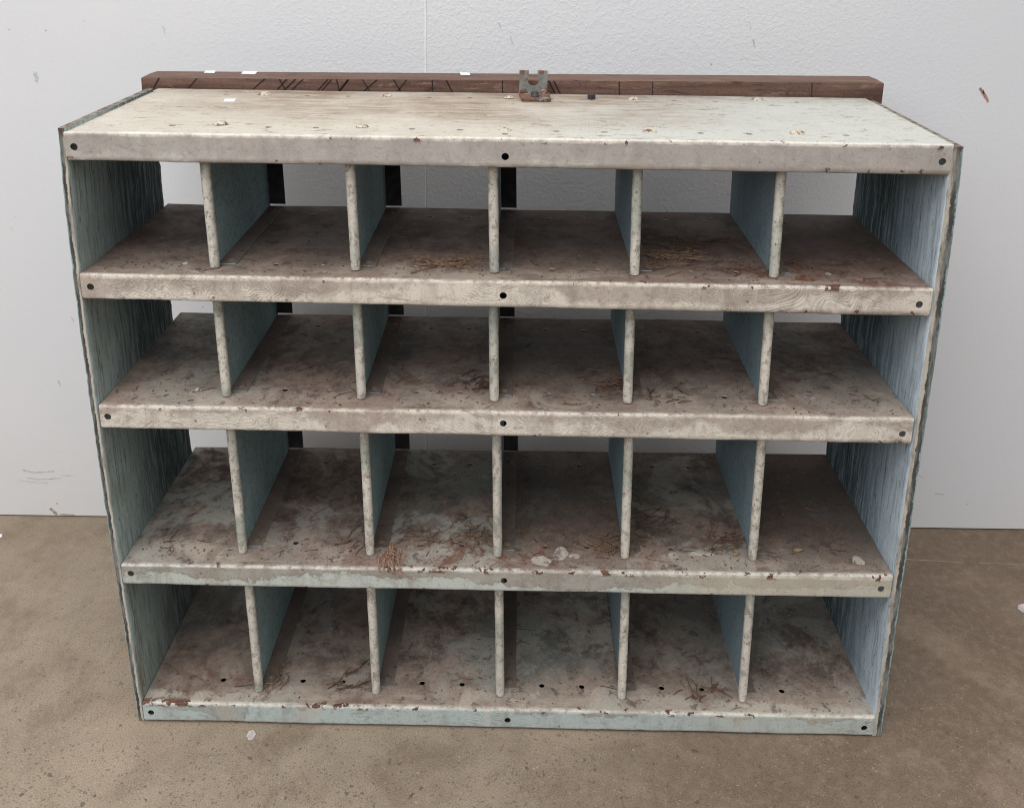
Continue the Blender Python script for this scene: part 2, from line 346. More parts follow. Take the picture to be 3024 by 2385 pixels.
def mat_divider():
    m = M('dull_teal_grey_paint', rough=0.7, spec=0.25)
    p = m.pos; x, y, z = m.xyz(p); nx, ny, nz = m.xyz(m.nor)
    n = m.noise(p, 8.0, 6, 0.65); nf = m.noise(p, 90.0, 4, 0.7)
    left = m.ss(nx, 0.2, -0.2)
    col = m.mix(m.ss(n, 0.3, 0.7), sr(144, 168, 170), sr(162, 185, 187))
    col = m.mix(m.mul(left, 0.7), col, sr(120, 136, 148))  # left faces cooler and darker: fall of light painted by normal
    col = m.mix(m.mul(m.ss(nf, 0.5, 0.64), 0.5), col, sr(98, 112, 111))
    pit = m.mul(m.ss(m.voro(m.map(p, (1, 1, 0.7)), 95.0), 0.20, 0.1), m.ss(m.noise(p, 14.0, 3), 0.52, 0.6))
    col = m.mix(m.mul(pit, 0.75), col, sr(46, 50, 50))
    run = m.noise(m.map(p, (8, 40, 5)), 1.0, 5, 0.65)
    col = m.mix(m.mul(m.ss(run, 0.55, 0.7), 0.35), col, sr(100, 102, 96))
    up = m.ss(nz, 0.6, 0.9)
    col = m.mix(up, col, m.mix(m.ss(n, 0.3, 0.7), sr(122, 107, 98), sr(92, 80, 74)))
    col = m.grit(col, 0.4, 260.0, light=sr(176, 184, 180))
    m.bump(m.add(nf, n), 0.3, 0.0012)
    return m.out(col)

def mat_roll():
    m = M('grimy_cream_paint', rough=0.6, spec=0.3)
    p = m.pos; x, y, z = m.xyz(p)
    n = m.noise(p, 16.0, 6, 0.65); nf = m.noise(m.map(p, (1, 1, 0.7)), 75.0, 6, 0.72, 0.3)
    col = m.mix(m.ss(n, 0.32, 0.68), sr(214, 205, 192), sr(194, 189, 179))
    gre = m.ss(m.add(m.noise(p, 6.0, 4), 0.0), 0.47, 0.6)
    col = m.mix(m.mul(gre, 0.7), col, sr(152, 160, 149))
    col = m.mix(m.mul(m.ss(nf, 0.50, 0.60), 0.7), col, sr(138, 129, 116))
    sp = m.mul(m.ss(m.noise(m.map(p, (1, 1, 0.8), (3, 1, 2)), 160.0, 4, 0.7), 0.57, 0.63), m.ss(m.noise(p, 22.0, 3), 0.42, 0.58))
    col = m.mix(m.mul(sp, 0.75), col, sr(84, 76, 66))
    col = m.grit(col, 0.4, 300.0, light=sr(216, 208, 196))
    m.bump(m.add(nf, m.mul(n, 0.5)), 0.4, 0.0012)
    return m.out(col)

def simple(name, c1, c2, scale=20, rough=0.7, metal=0.0, bump=0.3, c3=None, t3=0.6):
    m = M(name, rough=rough, metal=metal, spec=0.3)
    n = m.noise(m.pos, scale, 6, 0.65)
    col = m.mix(m.ss(n, 0.35, 0.65), c1, c2)
    if c3:
        k = m.noise(m.map(m.pos, (1, 1, 1), (4.2, 1.7, 9.1)), scale*0.8, 5, 0.65)
        col = m.mix(m.ss(k, t3, t3+0.06), col, c3)
    m.bump(n, bump, 0.0015)
    return m.out(col)

def mat_rail():
    m = M('red_brown_hardwood', rough=0.75, spec=0.2)
    p = m.pos; nz = m.xyz(m.nor)[2]
    g = m.noise(m.map(p, (3, 60, 60)), 1.0, 7, 0.68, 0.3); b = m.noise(p, 5.0, 5)
    col = m.mix(m.ss(g, 0.35, 0.68), sr(82, 60, 52), sr(112, 86, 75))
    col = m.mix(m.mul(m.ss(b, 0.45, 0.7), 0.5), col, sr(70, 52, 46))
    col = m.grit(col, 0.4, 240.0, light=sr(140, 112, 98))
    up = m.ss(nz, 0.3, 0.8)
    col = m.mix(m.mul(up, 0.8), col, m.mix(m.ss(g, 0.4, 0.65), sr(118, 96, 85), sr(98, 78, 70)))
    wr = m.noise(m.map(p, (18, 90, 90)), 1.0, 6, 0.75)
    col = m.mix(m.mul(m.ss(wr, 0.54, 0.66), 0.6), col, sr(136, 112, 98))
    dk = m.ss(m.noise(m.map(p, (12, 70, 70)), 1.0, 6, 0.75), 0.57, 0.64)
    col = m.mix(m.mul(dk, 0.7), col, sr(46, 33, 30))
    m.bump(g, 0.5, 0.0015)
    return m.out(col)

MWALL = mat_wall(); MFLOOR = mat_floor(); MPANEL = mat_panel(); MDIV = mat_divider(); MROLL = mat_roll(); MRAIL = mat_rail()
MSHELF = [mat_shelf(i) for i in range(5)]
MDARK = simple('shaded_flange_metal', sr(74, 68, 66), sr(54, 50, 50), 30)  # dirty bare metal, with the shade at the back painted in
MSAW = simple('dark_saw_kerf', sr(46, 32, 28), sr(34, 24, 22), 60)
MPAPER = simple('white_paper', sr(236, 238, 240), sr(230, 232, 234), 40, 0.6, bump=0.05)
MRUST = simple('rusty_steel', sr(124, 92, 74), sr(96, 70, 58), 45, 0.75, 0.2, 0.5, sr(140, 142, 140), 0.54)
MRUST2 = simple('grey_worn_steel', sr(134, 136, 134), sr(112, 110, 104), 50, 0.6, 0.2, 0.5, sr(118, 80, 60), 0.52)
MBOLT = simple('cream_painted_bolt', sr(196, 187, 171), sr(176, 165, 147), 120, 0.6, 0, 0.4, sr(104, 84, 68), 0.52)
MBOLTD = simple('dirty_bolt', sr(112, 102, 90), sr(94, 82, 72), 60, 0.6)
MHEX = simple('dark_steel', sr(74, 72, 74), sr(58, 54, 54), 60, 0.55, 0.3)
MTW = [simple('dry_brown_needles', sr(138, 110, 86), sr(98, 78, 62), 120, 0.8),
       simple('dark_brown_needles', sr(98, 74, 58), sr(66, 50, 42), 120, 0.8),
       simple('pale_pink_needles', sr(178, 142, 120), sr(142, 108, 90), 120, 0.8),
       simple('reddish_needles', sr(118, 90, 74), sr(86, 64, 54), 120, 0.8)]
MLEAF = simple('dry_tan_leaf', sr(158, 132, 92), sr(132, 108, 74), 60, 0.7)
MFLAKE = simple('chalky_patch', sr(186, 178, 166), sr(160, 150, 138), 70, 0.85, 0, 0.5, sr(120, 108, 98), 0.56)
MSCUFF = simple('grey_scuff', sr(180, 178, 179), sr(210, 209, 210), 160, 0.8)
MRED = simple('brick_red_chip', sr(158, 112, 98), sr(178, 140, 128), 60, 0.8)
MLINE = simple('pale_scratch', sr(158, 142, 125), sr(128, 112, 97), 60, 0.8)

# ------------------------------------------------------------------ mesh helpers
def link(name, bm, mat, parent=None, smooth=None, loc=None):
    me = bpy.data.meshes.new(name); bm.normal_update(); bm.to_mesh(me); bm.free()
    mats = mat if isinstance(mat, (list, tuple)) else [mat]
    for k in mats: me.materials.append(k)
    if smooth is not None:
        for f in me.polygons: f.use_smooth = True
        me.set_sharp_from_angle(angle=math.radians(smooth))
    o = bpy.data.objects.new(name, me); COL.objects.link(o)
    if parent: o.parent = parent
    if loc: o.location = loc
    return o
def tag(o, label=None, cat=None, group=None, kind=None):
    if label: o['label'] = label
    if cat: o['category'] = cat
    if group: o['group'] = group
    if kind: o['kind'] = kind
    return o
def box(bm, x0, x1, y0, y1, z0, z1, bev=0.0):
    vs = [bm.verts.new(c) for c in ((x0,y0,z0),(x1,y0,z0),(x1,y1,z0),(x0,y1,z0),(x0,y0,z1),(x1,y0,z1),(x1,y1,z1),(x0,y1,z1))]
    fs = [bm.faces.new([vs[k] for k in q]) for q in ((3,2,1,0),(4,5,6,7),(0,1,5,4),(1,2,6,5),(2,3,7,6),(3,0,4,7))]
    if bev:
        es = set(e for f in fs for e in f.edges)
        bmesh.ops.bevel(bm, geom=list(es), offset=bev, segments=2, affect='EDGES', profile=0.5)
def tube(bm, pts, r, n=5, taper=0.6):
    pts = [Vector(q) for q in pts]; rings = []
    for k, q in enumerate(pts):
        t = (pts[min(k+1, len(pts)-1)] - pts[max(k-1, 0)])
        if t.length < 1e-7: t = Vector((0, 0, 1))
        t.normalize(); a = t.orthogonal().normalized(); b = t.cross(a)
        rr = r * (1 - (1-taper) * k / max(1, len(pts)-1))
        rings.append([bm.verts.new(q + a*rr*math.cos(2*math.pi*j/n) + b*rr*math.sin(2*math.pi*j/n)) for j in range(n)])
    for k in range(len(rings)-1):
        for j in range(n):
            bm.faces.new((rings[k][j], rings[k][(j+1) % n], rings[k+1][(j+1) % n], rings[k+1][j]))
    bm.faces.new(rings[0][::-1]); bm.faces.new(rings[-1])
def lathe(bm, prof, cx, cy, cz, n=16):
    rings = []
    for r, z in prof:
        if r < 1e-6: rings.append([bm.verts.new((cx, cy, cz+z))])
        else: rings.append([bm.verts.new((cx+r*math.cos(2*math.pi*j/n), cy+r*math.sin(2*math.pi*j/n), cz+z)) for j in range(n)])
    for a, b in zip(rings, rings[1:]):
        for j in range(n):
            k = (j+1) % n
            if len(a) == 1 and len(b) == 1: continue
            if len(a) == 1: bm.faces.new((a[0], b[j], b[k]))
            elif len(b) == 1: bm.faces.new((a[j], a[k], b[0]))
            else: bm.faces.new((a[j], a[k], b[k], b[j]))
def interp(tab, z):
    tab = sorted(tab)
    if z <= tab[0][0]: return tab[0][1]
    for (a, u), (b, v) in zip(tab, tab[1:]):
        if z <= b: return u + (v-u)*(z-a)/(b-a)
    return tab[-1][1]
def blob(bm, cx, cy, z, rx, ry, h, n=14, rough=0.35, seed=0):      # an irregular flake with thickness
    rnd = random.Random(seed); rad = [1 + rough*(rnd.random()-0.5)*2 for _ in range(n)]
    rad = [(rad[k-1]+2*rad[k]+rad[(k+1) % n])/4 for k in range(n)]
    P = [(cx+rx*rad[k]*math.cos(2*math.pi*k/n), cy+ry*rad[k]*math.sin(2*math.pi*k/n)) for k in range(n)]
    lo = [bm.verts.new((x, y, z)) for x, y in P]
    hi = [bm.verts.new((cx+(x-cx)*0.93, cy+(y-cy)*0.93, z+h)) for x, y in P]
    bm.faces.new(hi); bm.faces.new(lo[::-1])
    for k in range(n): bm.faces.new((lo[k], lo[(k+1) % n], hi[(k+1) % n], hi[k]))

# ------------------------------------------------------------------ setting
WY = 0.7023; WANG = 0.0077
bm = bmesh.new()
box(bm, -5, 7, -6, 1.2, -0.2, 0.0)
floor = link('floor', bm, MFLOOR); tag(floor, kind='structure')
bm = bmesh.new()
xs = (-5, 7)
v = [bm.verts.new((x, WY + WANG*x + d, z)) for x in xs for d in (0, 0.2) for z in (0.004, 4.0)]
for q in ((0,4,5,1),(2,3,7,6),(0,1,3,2),(4,6,7,5),(1,5,7,3),(0,2,6,4)): bm.faces.new([v[k] for k in q])
bmesh.ops.recalc_face_normals(bm, faces=bm.faces)
wall = link('wall', bm, MWALL); tag(wall, 'white painted rough wall with scuffs behind the nesting box', 'wall')
def wy(x): return WY + WANG*x
def wall_stroke(bm, pts, wd):
    for (x0, z0), (x1, z1) in zip(pts, pts[1:]):
        d = Vector((x1-x0, z1-z0)); n = Vector((-d.y, d.x)).normalized() * wd * random.uniform(0.5, 1)
        y = wy(x0) - 0.0006
        q = [(x0-n.x, z0-n.y), (x1-n.x*0.7, z1-n.y*0.7), (x1+n.x*0.7, z1+n.y*0.7), (x0+n.x, z0+n.y)]
        f = [bm.verts.new((a, y, b)) for a, b in q]; bk = [bm.verts.new((a, y+0.0004, b)) for a, b in q]
        bm.faces.new(f)
        for k in range(4): bm.faces.new((f[k], bk[k], bk[(k+1) % 4], f[(k+1) % 4]))
bm = bmesh.new()
wall_stroke(bm, [(1.853, 1.222), (1.860, 1.213), (1.868, 1.203), (1.874, 1.196), (1.878, 1.188)], 0.0045)
wall_stroke(bm, [(1.860, 1.218), (1.866, 1.208), (1.873, 1.199)], 0.003)
link('paint_chip', bm, MRED, wall)
strokes = [([(-0.412, 1.232), (-0.409, 1.222), (-0.410, 1.208)], .003), ([(-0.406, 1.231), (-0.404, 1.219), (-0.408, 1.206)], .0025),
           ([(-0.415, 1.226), (-0.406, 1.215)], .002), ([(-0.094, 1.345), (-0.090, 1.338), (-0.089, 1.325)], .0016),
           ([(0.700, 1.362), (0.705, 1.352)], .0018), ([(0.728, 1.330), (0.735, 1.312)], .0018),
           ([(1.29, 1.37), (1.294, 1.355)], .002), ([(1.302, 1.33), (1.307, 1.312)], .0022),
           ([(-0.585, 0.146), (-0.56, 0.139), (-0.53, 0.140), (-0.50, 0.143)], .0028), ([(-0.578, 0.122), (-0.55, 0.117), (-0.515, 0.119), (-0.485, 0.123)], .0026),
           ([(-0.60, 0.115), (-0.56, 0.108), (-0.52, 0.107)], .002), ([(-0.48, 0.131), (-0.45, 0.130)], .0018),
           ([(1.845, 0.170), (1.862, 0.160)], .0018), ([(1.78, 0.27), (1.792, 0.25), (1.80, 0.225)], .0018),
           ([(1.90, 0.112), (1.925, 0.110)], .0026), ([(-0.455, 0.415), (-0.45, 0.40)], .002), ([(-0.40, 0.60), (-0.393, 0.585)], .002)]
bm = bmesh.new()
for pts, wd in strokes: wall_stroke(bm, pts, wd)
link('scuff_mark', bm, MSCUFF, wall)
bm = bmesh.new()      # small broken spot at the foot of the wall
wall_stroke(bm, [(-0.525, 0.026), (-0.515, 0.015), (-0.508, 0.006)], 0.006); wall_stroke(bm, [(-0.50, 0.008), (-0.46, 0.006)], 0.003)
link('chipped_plaster', bm, simple('bare_plaster', sr(190, 178, 164), sr(150, 134, 118), 120), wall)
bm = bmesh.new()      # pale scratches on the right of the floor
def floor_line(bm, pts, wd):
    for (x0, y0), (x1, y1) in zip(pts, pts[1:]):
        d = Vector((x1-x0, y1-y0)); n = Vector((-d.y, d.x)).normalized() * wd * random.uniform(0.5, 1.2)
        bm.faces.new([bm.verts.new((a, b, 0.0006)) for a, b in ((x0-n.x, y0-n.y), (x1-n.x, y1-n.y), (x1+n.x, y1+n.y), (x0+n.x, y0+n.y))])
floor_line(bm, [(1.66, 0.583), (1.72, 0.584), (1.80, 0.580), (1.86, 0.577), (1.93, 0.571)], 0.0015)
floor_line(bm, [(1.97, 0.571), (2.09, 0.569)], 0.0012)
floor_line(bm, [(1.80, 0.335), (1.84, 0.308), (1.885, 0.272), (1.93, 0.235)], 0.0009)
link('floor_scratch', bm, MLINE, floor)

# ------------------------------------------------------------------ nesting box
root = bpy.data.objects.new('nesting_box', None); COL.objects.link(root); root.location = (0.75, 0.22, 0.0)
tag(root, 'old metal and plywood nesting box with twenty four open compartments against the white wall', 'nesting box')
root.empty_display_size = 0.2
OFF = Vector((-0.75, -0.22, 0.0))
def part(name, bm, mat, parent=None, smooth=None, origin=(0, 0, 0)):
    """mesh given in world coordinates, local origin moved to `origin`"""
    org = Vector(origin)
    for vv in bm.verts: vv.co -= org
    par = parent or root
    o = link(name, bm, mat, None, smooth)
    o.parent = par
    porg = Vector(par.get('_org', (0.75, 0.22, 0.0)))
    o.location = org - porg
    o['_org'] = tuple(org)
    return o

XL = [-0.0163, -0.0189, -0.0140, -0.0088, 0.0001]; XR = [1.4843, 1.4856, 1.4859, 1.4899, 1.4961]
ZL = [1.2408, 0.9848, 0.7260, 0.3808, 0.0510]; ZR = [1.2414, 0.9829, 0.7281, 0.3889, 0.0505]
LL = [.0500, .0471, .0460, .0437, .0452]; LR = [.0530, .0523, .0523, .0513, .0468]
HOLES_L = [(-.0013, 1.215), (-.0022, .9607), (.0004, .7036), (.0081, .3614), (.0156, .0251)]
HOLES_M = [(.7319, 1.2092), (.7309, .9568), (.7333, .7040), (.7379, .3616), (.7488, .024)]
HOLES_R = [(1.4689, 1.2118), (1.4649, .9531), (1.4682, .697), (1.4704, .3596), (1.4772, .0229)]
DEPTH = 0.4425
def shelf_z(i, x): return ZL[i] + (ZR[i]-ZL[i])*x/1.5

# side panels
def panel(outer_tab, th_tab, sgn, back_tab, ztop, front_y):
    rnd = random.Random(5 if sgn < 0 else 8)
    N = 110; bm = bmesh.new(); lay = bm.verts.layers.float.new('across'); rings = []
    for k in range(N+1):
        z = 0.0015 + (ztop-0.0015)*k/N
        xo = interp(outer_tab, z) + rnd.uniform(-.0007, .0007); th = interp(th_tab, z)
        xi = xo - sgn*th
        yb = interp(back_tab, z) + rnd.uniform(-.001, .001)
        fy = front_y + rnd.uniform(-.0004, .0006) + 0.0012*mnoise.noise(Vector((z*30, sgn*5, 0)))
        chew = max(0, mnoise.noise(Vector((z*9, 3.3*sgn, 2))) - 0.3)*0.003
        pts = [(xi, fy + 0.012, 0), (xi + sgn*0.0004, fy + 0.002, 0), (xi + sgn*0.002, fy, 0.08)]
        for a in (0.25, 0.5, 0.75): pts.append((xi + sgn*th*a, fy + rnd.uniform(0, .0012) + (chew if a > .3 else 0), a))
        pts += [(xo - sgn*0.0015, fy + chew*0.7, 0.93), (xo, fy + 0.002 + chew, 1.0), (xo, fy + 0.03, 1), (xo, yb, 1), (xi, yb, 0), (xi, (yb+fy)/2, 0)]
        ring = []
        for (x, y, a) in pts:
            vv = bm.verts.new((x, y, z)); vv[lay] = a; ring.append(vv)
        rings.append(ring)
    n = len(rings[0])
    for a, b in zip(rings, rings[1:]):
        for j in range(n):
            q = (a[j], a[(j+1) % n], b[(j+1) % n], b[j])
            bm.faces.new(q)
    bm.faces.new(rings[0][::-1]); bm.faces.new(rings[-1])
    bmesh.ops.recalc_face_normals(bm, faces=bm.faces)
    return bm
OUT_L = [(0, -.0140), (.3, -.0222), (.6, -.0295), (.9, -.0330), (1.1, -.0318), (1.2465, -.0272)]
OUT_R = [(0, 1.5158), (.3, 1.5130), (.6, 1.5110), (.9, 1.5100), (1.1, 1.5080), (1.237, 1.5038)]
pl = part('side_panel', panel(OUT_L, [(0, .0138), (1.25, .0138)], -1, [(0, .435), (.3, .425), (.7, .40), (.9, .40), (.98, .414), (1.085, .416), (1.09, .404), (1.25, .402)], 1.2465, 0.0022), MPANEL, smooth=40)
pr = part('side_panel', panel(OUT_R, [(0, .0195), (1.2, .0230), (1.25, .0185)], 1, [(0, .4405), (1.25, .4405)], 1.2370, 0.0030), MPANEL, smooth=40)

# shelves
def shelf_mesh(i):
    rnd = random.Random(40+i); T = 0.0016; R = 0.0035; lip = (LL[i]+LR[i])/2
    # outer profile in (y, z), from back of plate to inner return of the lip; with inward offset
    cl = [(DEPTH, -0.042, (-1, 0)), (DEPTH, -0.010, (-1, 0)), (DEPTH-.0006, -0.0008, (-.7, -.7)), (DEPTH-.004, 0.0, (0, -1))]
    for yy in (.38, .30, .22, .15, .09, .05, .025, .012, .0065, .0042): cl.append((yy, 0.0, (0, -1)))
    for k in range(0, 6):
        a = math.radians(90*k/5); cl.append((R - R*math.sin(a), -R + R*math.cos(a), (math.sin(a), -math.cos(a))))
    for f in (.05, .25, .5, .75, .95): cl.append((0.0, -R - (lip-2*R)*f, (1, 0)))
    r2 = 0.003
    for k in range(0, 4):
        a = math.radians(90*k/3); cl.append((r2 - r2*math.cos(a), -lip + r2 - r2*math.sin(a), (math.cos(a), math.sin(a))))
    cl.append((0.013, -lip, (0, 1)))
    outer = [(y, z) for y, z, n in cl]; inner = [(y+n[0]*T, z+n[1]*T) for y, z, n in cl]
    loop = outer + inner[::-1]
    NX = 96; bm = bmesh.new(); rings = []
    for k in range(NX+1):
        t = k/NX
        xm = XL[i] + (XR[i]-XL[i])*t
        zs = ZL[i] + (ZR[i]-ZL[i])*t
        lp = (LL[i] + (LR[i]-LL[i])*t)/lip
        wob_lip = 0.0011*mnoise.noise(Vector((xm*7, i*4.1, 0))) + 0.0005*mnoise.noise(Vector((xm*31, i*4.1, 5)))
        wob_top = 0.0008*mnoise.noise(Vector((xm*5, i*9.1, 3)))
        wob_back = 0.0025*mnoise.noise(Vector((xm*4, i*6.1, 8)))
        ring = []
        for (y, z) in loop:
            x = xm
            # rounded lower corners of the lip
            if z < -lip + 0.007 and y < .1:
                ins = 0.005*((-lip+0.007 - z)/0.007)**2
                if k == 0: x += ins
                if k == NX: x -= ins
            fz = min(1, max(0, -z/lip)) if y < .1 else 0.0
            zz = z*(1 + (lp-1)*fz) + wob_top*(1-fz) + fz*wob_lip*0.7 + (wob_back*max(0, (y-.2)/.25))
            yy = y + (wob_lip*fz if y < .02 else 0)
            ring.append(bm.verts.new((x, yy, zs + zz)))
        rings.append(ring)
    n = len(loop)
    for a, b in zip(rings, rings[1:]):
        for j in range(n): bm.faces.new((a[j], a[(j+1) % n], b[(j+1) % n], b[j]))
    half = len(outer)
    for ring, fl in ((rings[0], False), (rings[-1], True)):
        for j in range(half-1):
            q = [ring[j], ring[j+1], ring[n-2-j], ring[n-1-j]]
            bm.faces.new(q if fl else q[::-1])
    bmesh.ops.recalc_face_normals(bm, faces=bm.faces)
    return bm
def drill(o, cyls):
    bm = bmesh.new()
    for (c, axis, r) in cyls:
        mt = Matrix.Translation(c)
        if axis == 'Y': mt = mt @ Matrix.Rotation(math.radians(90), 4, 'X')
        bmesh.ops.create_cone(bm, cap_ends=True, segments=18, radius1=r, radius2=r, depth=0.012, matrix=mt)
    me = bpy.data.meshes.new('drill'); bm.to_mesh(me); bm.free()
    cut = bpy.data.objects.new('drill', me); COL.objects.link(cut)
    cut.matrix_world = Matrix.Translation(Vector(o['_org']))
    md = o.modifiers.new('holes', 'BOOLEAN'); md.operation = 'DIFFERENCE'; md.solver = 'EXACT'; md.object = cut
    bpy.context.view_layer.update()
    dg = bpy.context.evaluated_depsgraph_get()
    new = bpy.data.meshes.new_from_object(o.evaluated_get(dg))
    o.modifiers.clear(); old = o.data; o.data = new; bpy.data.meshes.remove(old)
    bpy.data.objects.remove(cut); bpy.data.meshes.remove(me)
    for f in new.polygons: f.use_smooth = True
    new.set_sharp_from_angle(angle=math.radians(38))
shelves = []
for i in range(5):
    org = (0.75, 0.0, (ZL[i]+ZR[i])/2)
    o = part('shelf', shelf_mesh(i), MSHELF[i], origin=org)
    cy = []
    for k in (0, 2, 3, 5, 6, 8, 9, 11, 12, 14):
        x = 0.1475 + 0.0840*k - (0.002 if i in (1, 2) else 0)
        yf = {0: .063, 1: .0655, 2: .0725, 3: .0755, 4: .0665}[i]
        cy.append((Vector((x, yf + random.uniform(-.001, .001), shelf_z(i, x))) - Vector(org), 'Z', .0058))
        if i == 0 or k > 0: cy.append((Vector((x, .378 + random.uniform(-.002, .002), shelf_z(i, x))) - Vector(org), 'Z', .0056))
    if i == 2: cy.append((Vector((.0412, .3974, shelf_z(i, .04))) - Vector(org), 'Z', .003))
    if i == 0: cy.append((Vector((.7307, .0334, shelf_z(0, .73))) - Vector(org), 'Z', .0058))
    for h in (HOLES_L[i], HOLES_M[i], HOLES_R[i]):
        cy.append((Vector((h[0], 0.0, h[1])) - Vector(org), 'Y', .0064))
    drill(o, cy)
    shelves.append(o)

# timber blocks behind the end holes are the panels; dividers
DX = [[.1992+.0093, .4550+.0085, .7051+.0088, .9573+.0088, 1.2069+.0095],
      [.2009+.0093, .4564+.0088, .7068+.0086, .9565+.0093, 1.2101+.0092],
      [.2083+.0090, .4621+.0090, .7154+.0090, .9672+.0092, 1.2193+.0092],
      [.2214+.0088, .4655+.0091, .7235+.0088, .9757+.0088, 1.2255+.0088]]
DY = [.0345, .0365, .0365, .0300]
def arc_plate(bm, x, y0, y1, z0, z1, th):
    box(bm, x-th/2, x+th/2, y0, y1, z0, z1)
for r in range(4):
    up = r; lowi = r+1
    h = (ZL[up]+ZR[up])/2 - (ZL[lowi]+ZR[lowi])/2
    yf = DY[r] + 0.0092
    first = None
    for c in range(5):
        x = DX[r][c]; zb = shelf_z(lowi, x)
        org = Vector((x, yf, zb))
        lean = -0.0172
        if first is None:
            sh = lambda bm_: [setattr(vv, 'co', Vector((vv.co.x + lean*(vv.co.z-zb), vv.co.y, vv.co.z))) for vv in bm_.verts]
            hh = h - 0.0045
            # plate with a narrow foot flange turned to the right
            bm = bmesh.new()
            arc_plate(bm, x, yf+0.004, .4326, zb+.0012, zb+hh, .0016)
            box(bm, x+.0010, x+.0330, yf+.016, .4290, zb+.0012, zb+.0028)
            box(bm, x+.0010, x+.0330, yf+.016, .4290, zb+hh-.0016, zb+hh)
            sh(bm)
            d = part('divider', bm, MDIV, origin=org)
            # rolled front edge
            bm = bmesh.new(); n = 18; N = 14; rings = []
            for k in range(N+1):
                t = k/N; z = zb + .0025 + (hh-.004)*t
                j1 = .0004*mnoise.noise(Vector((z*40, r*3, 1)))
                rr = .0090*(0.93 if k in (0,) else 1.0) + j1
                rings.append([bm.verts.new((x + rr*math.cos(2*math.pi*j/n) + .0004*mnoise.noise(Vector((z*12, r, 4))), yf + rr*math.sin(2*math.pi*j/n), z + (0.0 if k else .0000))) for j in range(n)])
            for a, b in zip(rings, rings[1:]):
                for j in range(n): bm.faces.new((a[j], a[(j+1) % n], b[(j+1) % n], b[j]))
            bm.faces.new(rings[0][::-1]); bm.faces.new(rings[-1])
            sh(bm)
            roll = part('rolled_edge', bm, MROLL, d, smooth=50, origin=org)
            # rear flange, turned to the right, its foot stops short of the shelf
            bm = bmesh.new(); box(bm, x+.0012, x+.0350, .4305, .4321, zb+.0065, zb+hh-.006)
            sh(bm); fl = part('rear_flange', bm, MDARK, d, origin=org)
            bolts = []
            for yb in (yf+.036, .384):
                bm = bmesh.new(); lathe(bm, [(.0085, .0028), (.0080, .0040), (.0055, .0058), (.0025, .0066), (0, .0068)], x+.0180, yb, zb, 14)
                bolts.append(part('bolt_head', bm, MBOLTD, d, smooth=50, origin=org))
            first = (d, roll, fl, bolts)
        else:
            d = first[0].copy(); COL.objects.link(d); d.parent = root
            d.location = org - Vector((0.75, 0.22, 0.0)); d['_org'] = tuple(org)
            d.rotation_euler = (0, random.uniform(-.004, .004), random.uniform(-.006, .006))
            for ch in [first[1], first[2]] + first[3]:
                k = ch.copy(); COL.objects.link(k); k.parent = d

# bolts through the top shelf
top = shelves[0]
for k, (x, y) in enumerate([(.2263, .0809), (.2249, .3839), (.4778, .0757), (.7301, .0628), (.9833, .0698), (.4790, .3858), (.7317, .3822), (.9889, .3899), (1.2418, .0720), (1.2474, .4013)]):
    bm = bmesh.new(); s = random.uniform(.92, 1.08)*(1.12 if k in (0, 1, 4, 8, 9) else .95)
    zt = shelf_z(0, x)
    lathe(bm, [(.0115*s, .0005), (.0105*s, .0020), (.0075*s, .0040*s), (.0042*s, .0049*s), (.0030*s, .0044*s), (0, .0042*s)], x, y, zt, 18)
    rr = Matrix.Translation((x, y, zt)) @ Matrix.Rotation(random.uniform(-.12, .12), 4, 'X') @ Matrix.Translation((-x, -y, -zt))
    bm.transform(rr)
    part('bolt_head', bm, MBOLT, top, smooth=60, origin=(x, y, zt))
bm = bmesh.new(); zt = shelf_z(0, .902)
bmesh.ops.create_cone(bm, cap_ends=True, segments=6, radius1=.0092, radius2=.0092, depth=.0085, matrix=Matrix.Translation((.902, .387, zt+.0048)))
bmesh.ops.bevel(bm, geom=bm.edges[:], offset=.0007, segments=2, affect='EDGES')
hx = part('hex_bolt', bm, MHEX, top, origin=(.902, .387, zt)); hx['label'] = 'dark hexagon bolt head beside the bracket'
def label_quad(bm, q, t=0.0005):
    lo = [bm.verts.new(p) for p in q]; hi = [bm.verts.new((p[0], p[1], p[2]+t)) for p in q]
    bm.faces.new(hi); bm.faces.new(lo[::-1])
    for k in range(4): bm.faces.new((lo[k], lo[(k+1) % 4], hi[(k+1) % 4], hi[k]))
bm = bmesh.new(); label_quad(bm, [(.168, .290, 1.2418), (.189, .292, 1.2418), (.184, .323, 1.2418), (.162, .321, 1.2418)])
part('paper_label', bm, MPAPER, top, origin=(.175, .305, 1.2418))

